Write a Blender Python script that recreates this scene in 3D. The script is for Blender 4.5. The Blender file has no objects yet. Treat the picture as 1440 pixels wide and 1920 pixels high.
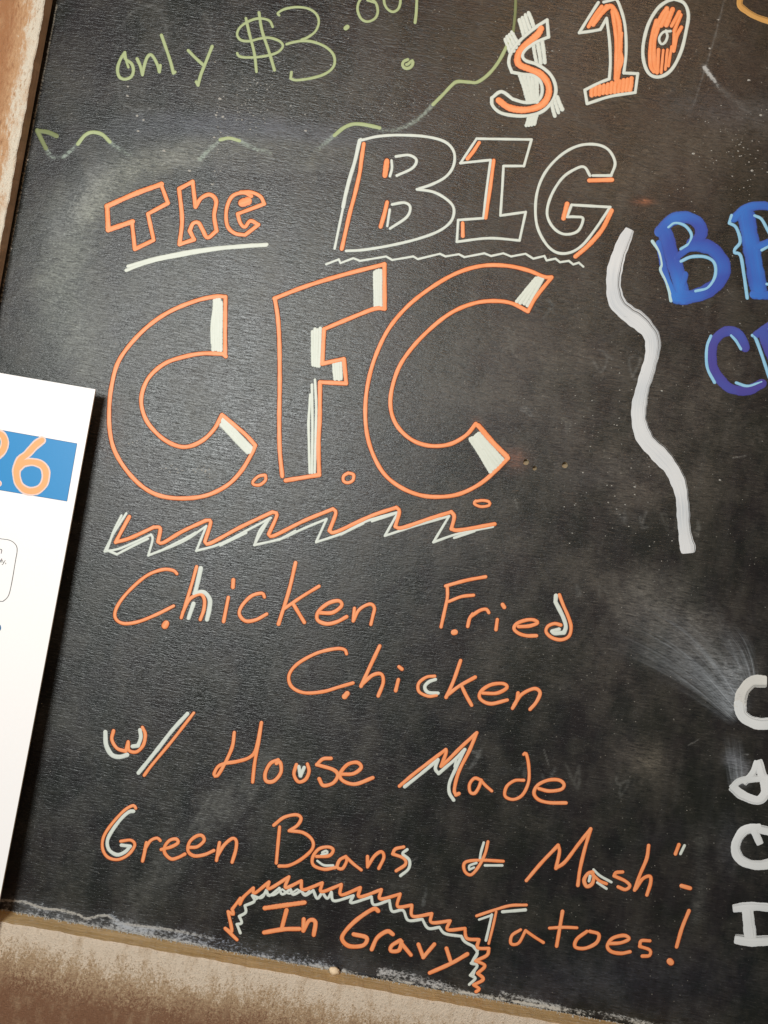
import bpy, math, random
import numpy as np
from mathutils import Vector, Matrix
random.seed(7); rng = np.random.default_rng(7)
C = bpy.data.collections.new('scene_things') if False else bpy.context.scene.collection
sc = bpy.context.scene
# ------------------------------------------------------------------ scale, camera, lights
S = 0.0006                      # metres on the board for one unit of tracing
TH = math.radians(10.4)         # the photographer held the camera rolled by this much
cs, sn = math.cos(TH), math.sin(TH)
D = 1560*S                      # camera to board
def at(px, py, h=0.0):
    """traced point -> place in the board's plane (or in a plane h metres in front of it)"""
    dx = (px-720)*S; dy = (960-py)*S; k = (D-h)/D
    return Vector(((dx*cs-dy*sn)*k, -h, (dx*sn+dy*cs)*k))
cam = bpy.data.cameras.new('camera'); co = bpy.data.objects.new('camera', cam); C.objects.link(co)
cam.sensor_fit = 'VERTICAL'; cam.sensor_height = 36; cam.lens = 36*1560/1920
cam.clip_start = 0.01; cam.clip_end = 50
co.matrix_world = Matrix(((cs, -sn, 0, 0), (0, 0, -1, -D), (sn, cs, 0, 0), (0, 0, 0, 1)))
sc.camera = co
w = bpy.data.worlds.new('World'); sc.world = w; w.use_nodes = True
bg = w.node_tree.nodes['Background']; bg.inputs[0].default_value = (0.90, 0.96, 1.0, 1); bg.inputs[1].default_value = 0.07
def lamp(name, px, py, dist, size, power, col):
    """area lamp seen mirrored at traced point (px,py), dist metres in front of the board"""
    k = (D+dist)/D
    p = at(px, py)*k; p.y = -dist
    l = bpy.data.lights.new(name, 'AREA'); l.shape = 'RECTANGLE'; l.size = size[0]; l.size_y = size[1]
    l.energy = power; l.color = col
    o = bpy.data.objects.new(name, l); C.objects.link(o); o.location = p
    o.rotation_euler = (Vector((0, 0, 0))-p).to_track_quat('-Z', 'Y').to_euler()
lamp('window_light', 430, 730, 1.9, (0.44, 0.44), 39, (0.965, 1.0, 0.985))
lamp('warm_lamp', 1080, 90, 1.9, (0.5, 0.4), 13, (1.0, 0.58, 0.30))
sc.view_settings.view_transform = 'Standard'; sc.view_settings.look = 'None'
sc.view_settings.exposure = 0; sc.view_settings.gamma = 1

# ------------------------------------------------------------------ helpers
def link(o, parent=None):
    C.objects.link(o)
    if parent: o.parent = parent
    return o
def mesh_obj(name, verts, faces, mats, parent=None, uv=None, mi=None, smooth=False, label=None):
    me = bpy.data.meshes.new(name); me.from_pydata([tuple(v) for v in verts], [], faces)
    for m in (mats if isinstance(mats, (list, tuple)) else [mats]): me.materials.append(m)
    if mi is not None: me.polygons.foreach_set('material_index', mi)
    if uv is not None:
        ul = me.uv_layers.new(name='UVMap')
        li = np.empty(len(me.loops), dtype=np.int32); me.loops.foreach_get('vertex_index', li)
        ul.data.foreach_set('uv', np.asarray(uv, dtype=np.float32)[li].ravel())
    if smooth: me.polygons.foreach_set('use_smooth', [True]*len(me.polygons))
    me.update(); o = bpy.data.objects.new(name, me); link(o, parent)
    if label: o['label'] = label
    return o
def thing(name, label, cat, loc=(0, 0, 0)):
    o = bpy.data.objects.new(name, None); o.location = loc; o.empty_display_size = .05
    link(o); o['label'] = label; o['category'] = cat
    return o
class NT:
    def __init__(s, name):
        s.m = bpy.data.materials.new(name); s.m.use_nodes = True; s.t = s.m.node_tree; s.t.nodes.clear()
        s.out = s.n('ShaderNodeOutputMaterial')
    def n(s, typ, **kw):
        x = s.t.nodes.new(typ)
        for k, v in kw.items(): setattr(x, k, v)
        return x
    def l(s, a, b): s.t.links.new(a, b)
    def val(s, sock, v):
        if isinstance(v, bpy.types.NodeSocket): s.l(v, sock)
        elif isinstance(v, (tuple, list)): sock.default_value = tuple(v)+((1,) if len(v) == 3 and sock.type == 'RGBA' else ())
        else: sock.default_value = v
    def math(s, op, a, b=0.0, c=None, clamp=False):
        x = s.n('ShaderNodeMath', operation=op, use_clamp=clamp); s.val(x.inputs[0], a); s.val(x.inputs[1], b)
        if c is not None: s.val(x.inputs[2], c)
        return x.outputs[0]
    def mix(s, f, a, b, mode='MIX'):
        x = s.n('ShaderNodeMix', data_type='RGBA', blend_type=mode); s.val(x.inputs[0], f); s.val(x.inputs[6], a); s.val(x.inputs[7], b)
        return x.outputs[2]
    def ramp(s, f, lo, hi, a=0.0, b=1.0, smooth=False):
        x = s.n('ShaderNodeMapRange', clamp=True)
        if smooth: x.interpolation_type = 'SMOOTHSTEP'
        s.val(x.inputs[0], f)
        for i, v in enumerate((lo, hi, a, b)): x.inputs[i+1].default_value = v
        return x.outputs[0]
    def map(s, vec, scale, rot=(0, 0, 0), loc=(0, 0, 0)):
        x = s.n('ShaderNodeMapping'); s.l(vec, x.inputs[0]); x.inputs[1].default_value = loc; x.inputs[2].default_value = rot; x.inputs[3].default_value = scale
        return x.outputs[0]
    def noise(s, vec, scale=1, detail=3, rough=.5, dist=0):
        x = s.n('ShaderNodeTexNoise'); s.l(vec, x.inputs['Vector']); x.inputs['Scale'].default_value = scale
        x.inputs['Detail'].default_value = detail; x.inputs['Roughness'].default_value = rough; x.inputs['Distortion'].default_value = dist
        return x.outputs[0]
    def bsdf(s, col, rough=.5, spec=.5, height=None, bump=.3, dist=.0003):
        b = s.n('ShaderNodeBsdfPrincipled'); s.val(b.inputs['Base Color'], col); s.val(b.inputs['Roughness'], rough)
        s.val(b.inputs['Specular IOR Level'], spec)
        if height is not None:
            x = s.n('ShaderNodeBump'); x.inputs['Strength'].default_value = bump; x.inputs['Distance'].default_value = dist
            s.l(height, x.inputs['Height']); s.l(x.outputs[0], b.inputs['Normal'])
        return b.outputs[0]
    def done(s, sh, alpha=None):
        if alpha is not None:
            t = s.n('ShaderNodeBsdfTransparent'); x = s.n('ShaderNodeMixShader')
            s.val(x.inputs[0], alpha); s.l(t.outputs[0], x.inputs[1]); s.l(sh, x.inputs[2]); sh = x.outputs[0]
        s.l(sh, s.out.inputs[0]); return s.m
def obj_co(N): return N.n('ShaderNodeTexCoord').outputs['Object']
def sepxyz(N, v):
    x = N.n('ShaderNodeSeparateXYZ'); N.l(v, x.inputs[0]); return x.outputs

# ------------------------------------------------------------------ materials
def m_board():
    N = NT('black_painted_plywood'); co_ = obj_co(N)
    grain = N.noise(N.map(co_, (95, 95, 560)), 1, 3, .6, .8)
    fine = N.noise(N.map(co_, (420, 420, 1100)), 1, 2, .6)
    broad = N.noise(N.map(co_, (9, 9, 6)), 1, 4, .6)
    hue = N.noise(N.map(co_, (13, 13, 10), loc=(5, 2, 7)), 1, 4, .6)
    vert = N.noise(N.map(co_, (70, 70, 6)), 1, 4, .6)
    patch = N.noise(N.map(co_, (24, 24, 18)), 1, 6, .68)
    base = N.mix(N.ramp(broad, .38, .62), (.0080, .0092, .0090), (.0135, .0125, .0110))
    base = N.mix(N.ramp(hue, .46, .60, 0, .6), base, (.0200, .0145, .0150))
    base = N.mix(N.ramp(hue, .52, .38, 0, .5), base, (.0150, .0165, .0105))
    base = N.mix(N.ramp(patch, .44, .64, 0, .65), base, (.042, .037, .029))
    base = N.mix(N.ramp(vert, .48, .72, 0, .30), base, (.036, .035, .034))
    fib = N.math('MULTIPLY', N.ramp(grain, .56, .70), N.ramp(fine, .38, .62))
    base = N.mix(N.math('MULTIPLY', fib, N.ramp(patch, .35, .65, .12, .5)), base, (.13, .12, .105))
    base = N.mix(N.math('MULTIPLY', N.ramp(grain, .44, .34), .6), base, (.006, .006, .006))
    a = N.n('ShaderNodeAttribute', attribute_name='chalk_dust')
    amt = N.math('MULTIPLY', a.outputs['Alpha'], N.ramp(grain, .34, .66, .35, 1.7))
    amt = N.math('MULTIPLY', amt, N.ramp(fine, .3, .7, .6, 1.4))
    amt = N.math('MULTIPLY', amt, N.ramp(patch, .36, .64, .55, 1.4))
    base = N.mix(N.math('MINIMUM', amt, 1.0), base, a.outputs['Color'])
    # hard dry scuffs that only catch on the high spots
    f = N.n('ShaderNodeAttribute', attribute_name='scuff')
    sn_ = N.noise(N.map(co_, (260, 260, 420)), 1, 5, .72, .4)
    sm = N.math('ADD', f.outputs['Alpha'], N.math('MULTIPLY', N.math('SUBTRACT', sn_, .5), 2.6))
    sm = N.math('MULTIPLY', N.ramp(sm, .40, .85), N.ramp(f.outputs['Alpha'], .02, .25))
    base = N.mix(N.math('MULTIPLY', sm, .9), base, f.outputs['Color'])
    vo = N.n('ShaderNodeTexVoronoi', voronoi_dimensions='3D'); N.l(N.map(co_, (190, 190, 240)), vo.inputs['Vector']); vo.inputs['Scale'].default_value = 1
    sx = sepxyz(N, vo.outputs['Color'])
    sp = N.math('MULTIPLY', N.ramp(vo.outputs['Distance'], .10, .17, 1, 0), N.math('GREATER_THAN', sx[0], .84))
    sp = N.math('MULTIPLY', sp, N.ramp(N.noise(N.map(co_, (9, 9, 9), loc=(3, 0, 1)), 1, 4, .7), .38, .62))
    base = N.mix(N.math('MULTIPLY', sp, .6), base, (.30, .28, .24))
    h = N.math('ADD', N.math('MULTIPLY', grain, 1.0), N.math('MULTIPLY', fine, .40))
    h = N.math('ADD', h, N.math('MULTIPLY', patch, .5))
    rough = N.math('ADD', N.ramp(patch, .35, .65, .29, .38), N.math('MULTIPLY', a.outputs['Alpha'], .3))
    return N.done(N.bsdf(base, rough, .50, h, .55, .0009))
def m_ink(name, base, pale, deep, glow=.55, rough=.5, bump=.25):
    N = NT(name); uv = N.n('ShaderNodeUVMap', uv_map='UVMap').outputs[0]; x = sepxyz(N, uv); co_ = obj_co(N)
    v = N.math('ABSOLUTE', N.math('MULTIPLY_ADD', x[1], 2.0, -1.0))
    st = N.noise(N.map(uv, (45, 3.2, 1)), 1, 3, .6); nz = N.noise(N.map(co_, (420,)*3), 1, 3, .6)
    ln = N.noise(N.map(co_, (38,)*3), 1, 2, .5)
    c = N.mix(N.math('MULTIPLY', N.ramp(st, .38, .66), N.ramp(v, .15, .8, glow, .05)), base, pale)
    c = N.mix(N.ramp(ln, .4, .66, 0, .55), c, N.mix(.5, base, pale))
    c = N.mix(N.ramp(v, .62, 1.0, 0, .55), c, deep)
    c = N.mix(N.ramp(nz, .55, .8, 0, .35), c, deep)
    return N.done(N.bsdf(c, rough, .35, N.math('ADD', nz, st), bump, .0002))
def m_flat(name, col, rough=.6, spec=.3, amt=.15):
    N = NT(name); co_ = obj_co(N); nz = N.noise(N.map(co_, (300,)*3), 1, 3, .6)
    c = N.mix(N.ramp(nz, .3, .7, 0, amt), col, tuple(q*.55 for q in col))
    return N.done(N.bsdf(c, rough, spec, nz, .1, .0002))
def m_brush(name, cols, edge=.35, streak=.5, soft=False):
    """paint laid with a wide brush: long bristle streaks, broken edge"""
    N = NT(name); uv = N.n('ShaderNodeUVMap', uv_map='UVMap').outputs[0]; x = sepxyz(N, uv); co_ = obj_co(N)
    v = N.math('ABSOLUTE', N.math('MULTIPLY_ADD', x[1], 2.0, -1.0))
    st = N.noise(N.map(uv, (4, 26, 1)), 1, 3, .6); st2 = N.noise(N.map(uv, (16, 42, 1)), 1, 2, .6)
    big = N.noise(N.map(co_, (20,)*3), 1, 1, .4)
    grain = N.noise(N.map(co_, (130, 130, 900)), 1, 3, .6, .6)
    c = N.mix(N.ramp(big, .36, .66), cols[0], cols[1])
    if soft: c = N.mix(N.ramp(v, .45, 1.0, 0, .6), c, (.05, .05, .26))
    c = N.mix(N.math('MULTIPLY', N.ramp(st2, .4, .7), streak), c, cols[2])
    if soft:
        al = N.math('ADD', N.ramp(v, .70, 1.0, 1.25, .05, True), N.math('MULTIPLY', N.math('SUBTRACT', grain, .5), 1.0))
        al = N.ramp(al, .15, .75, 0.0, .97)
    else:
        e = N.ramp(x[1], .34, .06, 0, 1)
        al = N.math('SUBTRACT', 1.1, N.math('MULTIPLY', e, N.ramp(st, .50, .60, 0, 1.6)))
        al = N.math('SUBTRACT', al, N.ramp(grain, .62, .78, 0, edge), clamp=True)
    return N.done(N.bsdf(c, .5, .35, N.math('ADD', st, st2), .35, .0003), al)
def m_smear():
    """thin chalk film wiped off with a cloth: long streaks, thinning out at both sides and at the far end"""
    N = NT('wiped_chalk_film'); uv = N.n('ShaderNodeUVMap', uv_map='UVMap').outputs[0]; x = sepxyz(N, uv); co_ = obj_co(N)
    v = N.math('ABSOLUTE', N.math('MULTIPLY_ADD', x[1], 2.0, -1.0))
    a = N.noise(N.map(uv, (1.3, 34, 1)), 1, 3, .6); b = N.noise(N.map(uv, (1.0, 9, 1), loc=(4, 1, 0)), 1, 2, .5)
    gr = N.noise(N.map(co_, (95, 95, 560)), 1, 3, .6, .8)
    al = N.math('MULTIPLY', N.ramp(a, .36, .66, .08, 1), N.ramp(b, .30, .62, .1, 1))
    al = N.math('MULTIPLY', al, N.ramp(v, .35, 1, 1, 0, True)); al = N.math('MULTIPLY', al, N.ramp(gr, .3, .65, .55, 1.25))
    al = N.math('MULTIPLY', al, N.math('MULTIPLY', N.ramp(x[0], 0, .75, 1, .22), N.ramp(x[0], .62, 1, 1, 0, True)))
    al = N.math('MULTIPLY', al, N.ramp(x[0], 0, .06, 0, .85), clamp=True)
    return N.done(N.bsdf((.42, .45, .48), .8, .2), al)
def m_worn(name, pale_at, brown_at, axis, edge, pale, mid, brown):
    """stained frame timber, rubbed pale next to its inner edge"""
    N = NT(name); co_ = obj_co(N); x = sepxyz(N, co_)
    d = N.math('SUBTRACT', edge, x[axis])                       # metres from the inner edge
    sc_al = (420, 420, 120) if axis == 0 else (420, 420, 330)
    fl = N.noise(N.map(co_, sc_al), 1, 4, .7, .3); fl2 = N.noise(N.map(co_, (820, 820, 620)), 1, 4, .75)
    wob = N.noise(N.map(co_, (16, 16, 16)), 1, 4, .6); wob2 = N.noise(N.map(co_, (80, 80, 34)), 1, 4, .65)
    sp_ = brown_at-pale_at; kk = .45 if axis == 0 else 1.0
    dd = N.math('ADD', d, N.math('MULTIPLY', N.math('SUBTRACT', wob, .5), pale_at*(.6 if axis == 0 else 1.6)))
    dd = N.math('ADD', dd, N.math('MULTIPLY', N.math('SUBTRACT', fl, .5), sp_*1.5*(1 if axis == 0 else kk)))
    dd = N.math('ADD', dd, N.math('MULTIPLY', N.math('SUBTRACT', fl2, .5), sp_*1.7*kk))
    dd = N.math('ADD', dd, N.math('MULTIPLY', N.math('SUBTRACT', wob2, .5), sp_*.9))
    c = N.mix(N.ramp(dd, pale_at, pale_at+sp_*.45, smooth=True), pale, mid)
    c = N.mix(N.ramp(dd, pale_at+sp_*.35, brown_at, smooth=True), c, brown)
    c = N.mix(N.ramp(fl2, .60, .74, 0, .45), c, pale)
    c = N.mix(N.ramp(fl, .58, .72, 0, .5), c, tuple(q*.4 for q in brown))
    c = N.mix(N.ramp(wob2, .5, .68, 0, .45), c, mid)
    return N.done(N.bsdf(c, .55, .4, N.math('ADD', fl, fl2), 1.0, .0016))
def m_edge(name, cols, along, dust=0.0):
    N = NT(name); co_ = obj_co(N)
    scl = (4, 90, 4) if along == 0 else (90, 90, 4)
    g = N.noise(N.map(co_, scl if along == 0 else (300, 300, 9)), 3 if along == 0 else 1, 5, .65, .5)
    g2 = N.noise(N.map(co_, (60, 900, 60) if along == 0 else (900, 900, 70)), 1, 3, .6)
    c = N.mix(N.ramp(g, .35, .65), cols[0], cols[1]); c = N.mix(N.ramp(g2, .5, .75, 0, .6), c, cols[2])
    if dust: 
        dn = N.noise(N.map(co_, (120, 300, 120)), 1, 4, .7)
        c = N.mix(N.ramp(dn, .52, .68, 0, dust), c, (.62, .55, .45))
    return N.done(N.bsdf(c, .7, .25, N.math('ADD', g, g2), .6, .0008))

MB = m_board()
M = dict(
    orange=m_ink('orange_marker', (.89, .285, .095), (.96, .49, .26), (.62, .115, .035)),
    bleed=m_flat('orange_marker_bleed', (.075, .014, .006)),
    white=m_ink('white_marker', (.64, .68, .61), (.76, .78, .71), (.36, .38, .35), .6),
    cream=m_ink('cream_white_marker', (.66, .69, .60), (.78, .80, .72), (.42, .43, .36), .6),
    green=m_ink('green_marker', (.37, .43, .215), (.46, .52, .29), (.20, .25, .10), .5),
    green_dull=m_ink('dull_green_marker', (.17, .20, .08), (.25, .28, .13), (.08, .10, .04), .5),
    amber=m_brush('amber_chalk_paint', ((.62, .33, .09), (.75, .45, .16), (.45, .22, .06)), .2, .6),
    sky=m_ink('sky_blue_marker', (.24, .52, .74), (.42, .68, .80), (.09, .25, .48), .6),
    pale_sky=m_ink('pale_blue_marker', (.42, .62, .66), (.60, .74, .74), (.20, .35, .42), .6),
    brush=m_brush('white_brush_paint', ((.66, .67, .68), (.54, .57, .60), (.80, .80, .79)), .35, .75),
    chalkwhite=m_brush('broad_white_chalk', ((.74, .75, .75), (.62, .64, .64), (.86, .86, .84)), .35, .5),
    rubbed=m_brush('rubbed_cream_chalk', ((.72, .71, .66), (.60, .59, .56), (.80, .79, .74)), .8, .5),
    blue=m_brush('blue_brush_paint', ((.035, .085, .42), (.035, .21, .66), (.07, .10, .45)), soft=True),
    purple=m_brush('violet_blue_brush_paint', ((.065, .055, .30), (.05, .10, .42), (.10, .09, .36)), soft=True),
    smear=m_smear(),
    rawwood=m_flat('raw_wood_in_hole', (.50, .40, .26), amt=.4),
    dark=m_flat('recess_shade', (.03, .015, .008)),  # shade of the rebate behind the lip, painted into its faces
    fleck=m_flat('chalk_fleck', (.42, .40, .36)),
    crumb=m_flat('cream_chalk', (.80, .62, .42)),
    paper=m_flat('white_card', (.95, .91, .89), .45, .4, .03),
    paper_edge=m_flat('card_edge', (.80, .66, .45), amt=.2),
    band=m_flat('printed_blue', (.010, .24, .55), .45, .4, .05),
    band_line=m_flat('printed_dark_blue', (.03, .13, .30), .45, .4, .05),
    peach=m_flat('printed_orange', (1.0, .40, .15), .45, .4, .05),
    peach_rim=m_flat('printed_pale_pink', (.80, .58, .50), .45, .4, .05),
    grey=m_flat('printed_grey', (.13, .13, .13), .5, .3, .05),
    teal=m_flat('printed_teal', (.04, .17, .36), .5, .3, .05),
)

# ------------------------------------------------------------------ layout of board and frame
XL, ZB = -777*S, -862*S            # inner left and bottom edges of the board's visible face
XR, ZT = 0.98, 0.86
H = 0.025                          # how far the frame stands proud
board = thing('chalkboard', 'black wooden chalkboard in a worn brown frame, covered in orange, white, green and blue lettering', 'chalkboard', (0, 0, 0))

# ---- dust and tint field, computed on the panel's own grid in traced units
class DustTint:
    def __init__(s, P, col=(.3, .3, .28)):
        s.P = P; s.c = np.tile(np.array(col), (len(P), 1)); s.a = np.zeros(len(P))
    def put(s, idx, a, col):
        a = np.clip(a, 0, 1); o = s.a[idx]; na = a+o*(1-a)
        with np.errstate(all='ignore'):
            f = np.where(na > 1e-6, a/np.maximum(na, 1e-6), 0)
        s.c[idx] = s.c[idx]*(1-f)[:, None]+np.array(col)*f[:, None]; s.a[idx] = na
    def rub(s, *a, **k):
        s.layer(1); s.line(*a, **k); s.layer(0)
    def layer(s, i):
        if not hasattr(s, 'st'): s.st = {0: (s.c, s.a), 1: (s.c.copy(), s.a.copy())}; s.cur = 0
        s.st[s.cur] = (s.c, s.a); s.c, s.a = s.st[i]; s.cur = i
    def line(s, pts, w, a, col, hard=1.0, fade=None):
        pts = np.array(pts, float)
        lo = pts.min(0)-w*1.6; hi = pts.max(0)+w*1.6
        idx = np.where((s.P[:, 0] > lo[0]) & (s.P[:, 0] < hi[0]) & (s.P[:, 1] > lo[1]) & (s.P[:, 1] < hi[1]))[0]
        if not len(idx): return
        Q = s.P[idx]; best = np.full(len(idx), 1e9); bt = np.zeros(len(idx)); n = len(pts)-1
        for i in range(n):
            d = pts[i+1]-pts[i]; L = max((d**2).sum(), 1e-9); t = np.clip(((Q-pts[i])@d)/L, 0, 1)
            r = np.hypot(*(Q-(pts[i]+t[:, None]*d)).T); m = r < best; best[m] = r[m]; bt[m] = (i+t[m])/n
        g = np.exp(-(best/(w*.5))**(2*hard))*a
        if fade: g = g*np.interp(bt, np.linspace(0, 1, len(fade)), fade)
        s.put(idx, g, col)
    def blob(s, x, y, rx, ry, a, col, rot=0):
        dx = s.P[:, 0]-x; dy = s.P[:, 1]-y; c_, s_ = math.cos(rot), math.sin(rot)
        u = (dx*c_+dy*s_)/rx; v = (-dx*s_+dy*c_)/ry; g = a*np.exp(-(u*u+v*v)); idx = np.where(g > .002)[0]; s.put(idx, g[idx], col)
def catmull(pts, step):
    pts = [np.array(p, float) for p in pts]
    if len(pts) < 3:
        n = max(1, int(np.hypot(*(pts[-1]-pts[0])[:2])/step)); return [pts[0]+(pts[-1]-pts[0])*i/n for i in range(n+1)]
    P = [2*pts[0]-pts[1]]+pts+[2*pts[-1]-pts[-2]]; out = []
    for i in range(1, len(P)-2):
        p0, p1, p2, p3 = P[i-1:i+3]; n = max(2, int(np.hypot(*(p2-p1)[:2])/step))
        for k in range(n):
            t = k/n; out.append(.5*((2*p1)+(-p0+p2)*t+(2*p0-5*p1+4*p2-p3)*t*t+(-p0+3*p1-3*p2+p3)*t**3))
    out.append(P[-2]); return out
def fill_dust_tint(P):
    d = DustTint(P); W = (.34, .35, .34); G = (.30, .30, .27); B = (.22, .25, .31)
    L = lambda pts, *a, **k: d.line(catmull(pts, 12), *a, **k)
    K = lambda pts, *a, **k: d.rub(catmull(pts, 12), *a, **k)
    # cloth sweeps round the upper left
    L([(700, 300), (520, 285), (400, 282), (300, 300), (215, 335), (165, 390)], 56, .28, (.29, .29, .235), 1.3, [.2, .5, .9, 1])
    L([(215, 335), (150, 400), (115, 500), (125, 600), (160, 700)], 110, .30, (.27, .285, .25), 1.2, [.6, 1, 1, .7, .3])
    L([(190, 320), (150, 370), (110, 430)], 50, .08, (.2, .2, .25), 1.2)
    L([(215, 236), (330, 232), (480, 238), (600, 250), (760, 262)], 46, .17, (.17, .19, .25), 1.5, [.4, 1, 1, .8, .3])
    L([(150, 640), (260, 560), (420, 520), (600, 540)], 200, .09, (.26, .27, .25), 1, [.8, 1, .8, .3])
    L([(300, 300), (480, 318), (640, 312)], 14, .08, W)
    d.blob(300, 640, 240, 260, .07, (.27,.28,.27)); d.blob(560, 640, 200, 260, .035, (.26, .27, .24))
    d.blob(330, 270, 170, 34, .05, B); d.blob(1000, 640, 260, 200, .02, G)
    for bx, by, ra, rb, am in ((1050, 640, 150, 110, .20), (1230, 330, 150, 70, .22), (1130, 120, 160, 120, .16), (900, 1010, 200, 70, .14), (1240, 880, 140, 130, .18), (1380, 240, 80, 60, .18), (700, 180, 140, 90, .08), (1110, 870, 130, 80, .14), (880, 720, 120, 120, .10), (1220, 1130, 120, 50, .2), (1210, 1420, 60, 50, .22), (1010, 1230, 160, 60, .12), (1330, 700, 90, 120, .14), (1180, 1300, 90, 90, .08)):  # broad brown tint patches over the centre and right of the panel
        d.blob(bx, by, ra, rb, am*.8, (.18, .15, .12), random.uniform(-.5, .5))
    d.blob(150, 1330, 120, 300, .05, (.24, .27, .27)); d.blob(430, 1500, 300, 120, .035, (.24, .28, .28), -.6)
    L([(250, 1700), (330, 1610), (420, 1500)], 60, .06, G, 1.3); L([(500, 1430), (430, 1520)], 40, .05, G)
    for k in range(9):
        x = 330+k*17+random.uniform(-6, 6); y = 1560-k*10; d.line([(x, y+random.uniform(20, 60)), (x+60, y-70)], 5, .05, G)
    # old erased writing, top left
    L([(232, 90), (232, 45), (255, 18), (290, 12), (310, 40), (308, 90), (280, 120), (240, 110)], 6, .08, W)
    L([(222, 150), (228, 190), (262, 208), (300, 190)], 6, .07, W); L([(355, 10), (385, 30), (396, 62), (384, 100), (410, 90)], 7, .07, W)
    L([(380, 110), (420, 60), (470, 110), (520, 150), (600, 130)], 5, .03, W)
    # dried drips and vertical runs
    for k in range(60):
        x = random.uniform(120, 1420); y = random.uniform(40, 1750); n = random.uniform(60, 240)
        d.line([(x, y), (x-.185*n, y+n)], random.uniform(4, 12), random.uniform(.008, .028), W, 1, [0, 1, 1, 0])
    for k in range(90):
        x = random.uniform(100, 1420); y = random.uniform(40, 1750); n = random.uniform(60, 260); a = random.choice([-1, 1])*random.uniform(0, .5)+.18
        d.line([(x, y), (x+n*.5, y+n*.5*a+random.uniform(-8, 8)), (x+n, y+n*a)], random.uniform(8, 46), random.uniform(.005, .02), random.choice([W, G, B]), 1, [0, 1, 1, 0])
    # the green wave where it was wiped grey
    for q in ([(811, 197), (792, 217), (769, 233), (744, 243), (716, 245), (700, 240)], [(626, 254), (611, 268), (594, 281)], [(375, 299), (397, 276), (413, 262)],
              [(450, 264), (469, 275), (506, 287)], [(206, 267), (224, 279), (242, 290)], [(119, 294), (137, 279), (146, 270)], [(86, 279), (97, 294), (116, 296)]):
        K(q, 9, .75, (.26, .31, .26), 1.5, [1, .75, .45]); L(q, 9, .25, (.2, .24, .21), 1.5, [1, .6, .3])
    L([(60, 285), (130, 318), (170, 300)], 8, .02, W)
    # short chalk mark top right with its smear
    K([(1321, 126), (1333, 143), (1344, 158), (1356, 172)], 9, 1.1, (.45, .47, .47), 1.3, [1, .9, .5, .1]); L([(1320, 125), (1350, 165), (1400, 205)], 12, .16, W, 1, [.8, 1, .2])
    L([(1358, 0), (1340, 70), (1325, 120), (1312, 160), (1300, 200)], 3, .16, W)
    L([(1270, 190), (1390, 215), (1440, 205)], 60, .07, B)
    # orange smudges
    d.blob(1206, 378, 16, 6, .4, (.55, .18, .07)); d.blob(965, 862, 22, 20, .14, (.5, .17, .09)); d.blob(893, 795, 9, 9, .25, (.5, .2, .1)); d.blob(1140, 330, 30, 22, .05, (.4, .22, .05))
    d.blob(205, 800, 20, 60, .06, (.4, .12, .06))
    # fan-shaped wipe above the big white letter
    for k in range(46):
        t = k/45; sx = 1205+75*t+random.uniform(-10, 10)+60*t*t; sy = 1222-95*t+random.uniform(-6, 6)
        ex = 1368+30*t; ey = 1338-52*t
        d.line(catmull([(sx, sy), (sx*.45+ex*.55, sy*.55+ey*.45-6+t*6), (ex, ey)], 14), random.uniform(3, 12), random.uniform(.02, .09)*(1 if t < .55 else .7), (.36, .39, .42), 1.2, [.15, .6, 1.2, 1.5])
    L([(1200, 1170), (1290, 1180), (1370, 1250)], 110, .12, (.30, .28, .25)); L([(1180, 1110), (1260, 1130), (1300, 1150)], 70, .05, G)
    L([(1372, 1260), (1372, 1320)], 40, .20, (.4, .43, .46)); L([(1372, 1425), (1392, 1440), (1390, 1462)], 26, .28, (.4, .41, .45)); d.blob(1365, 1580, 24, 60, .05, B)
    L([(1312, 1580), (1318, 1660), (1306, 1720)], 26, .07, G); d.blob(1215, 1420, 24, 26, .10, (.35, .30, .22))
    d.blob(1240, 1090, 60, 30, .04, G)
    # ghost of an older menu: darker and paler remains of words
    for wy, wx, n, sz in ((1405, 520, 5, 42), (1405, 800, 9, 40), (1640, 520, 6, 40), (1220, 380, 8, 40), (1110, 1090, 5, 34), (960, 1130, 6, 32), (560, 880, 6, 44), (640, 960, 5, 50), (1280, 420, 5, 40), (1660, 640, 4, 42), (760, 900, 5, 36)):
        x = wx
        for k in range(n):
            kk = [(x+random.uniform(-.4, .4)*sz, wy+.18*(x-wx)+random.uniform(-.6, .6)*sz) for _ in range(5)]
            L(kk, 5, random.uniform(.05, .12), random.choice([W, G, (.004, .004, .004), (.004, .004, .004)]), 1.4); x += sz*1.15
    for q in ([(925, 560), (960, 590), (1040, 600), (1100, 575)], [(1115, 600), (1130, 540), (1180, 530)], [(1200, 590), (1240, 565), (1270, 570)], [(1245, 590), (1258, 610), (1252, 640)], [(1110, 650), (1160, 620), (1230, 580)], [(850, 560), (980, 690), (1100, 700)], [(1120, 630), (1200, 660)]):
        L(q, 6, .30, (.006, .006, .006), 1.3)
    # scratches
    for k in range(20):
        x = random.uniform(130, 1420); y = random.uniform(60, 1700); a = random.uniform(-1.3, 1.3); n = random.uniform(8, 34)
        d.line([(x, y), (x+n*math.cos(a), y+n*math.sin(a))], 1.8, random.uniform(.1, .3), (.4, .39, .36))
    # chalk dust caught along the bottom edge
    def edge_y(x): return 1708+.178*x-0.000002*x*x
    dy = edge_y(P[:, 0])-P[:, 1]
    n1 = np.zeros(len(P))
    for f, a in ((.012, 1), (.03, .8), (.07, .6), (.16, .45), (.33, .3)):
        n1 += a*np.sin(P[:, 0]*f+P[:, 1]*f*random.uniform(-.8, .8)+random.uniform(0, 6))*np.cos(P[:, 1]*f*1.3+P[:, 0]*f*.4+random.uniform(0, 6))
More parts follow.
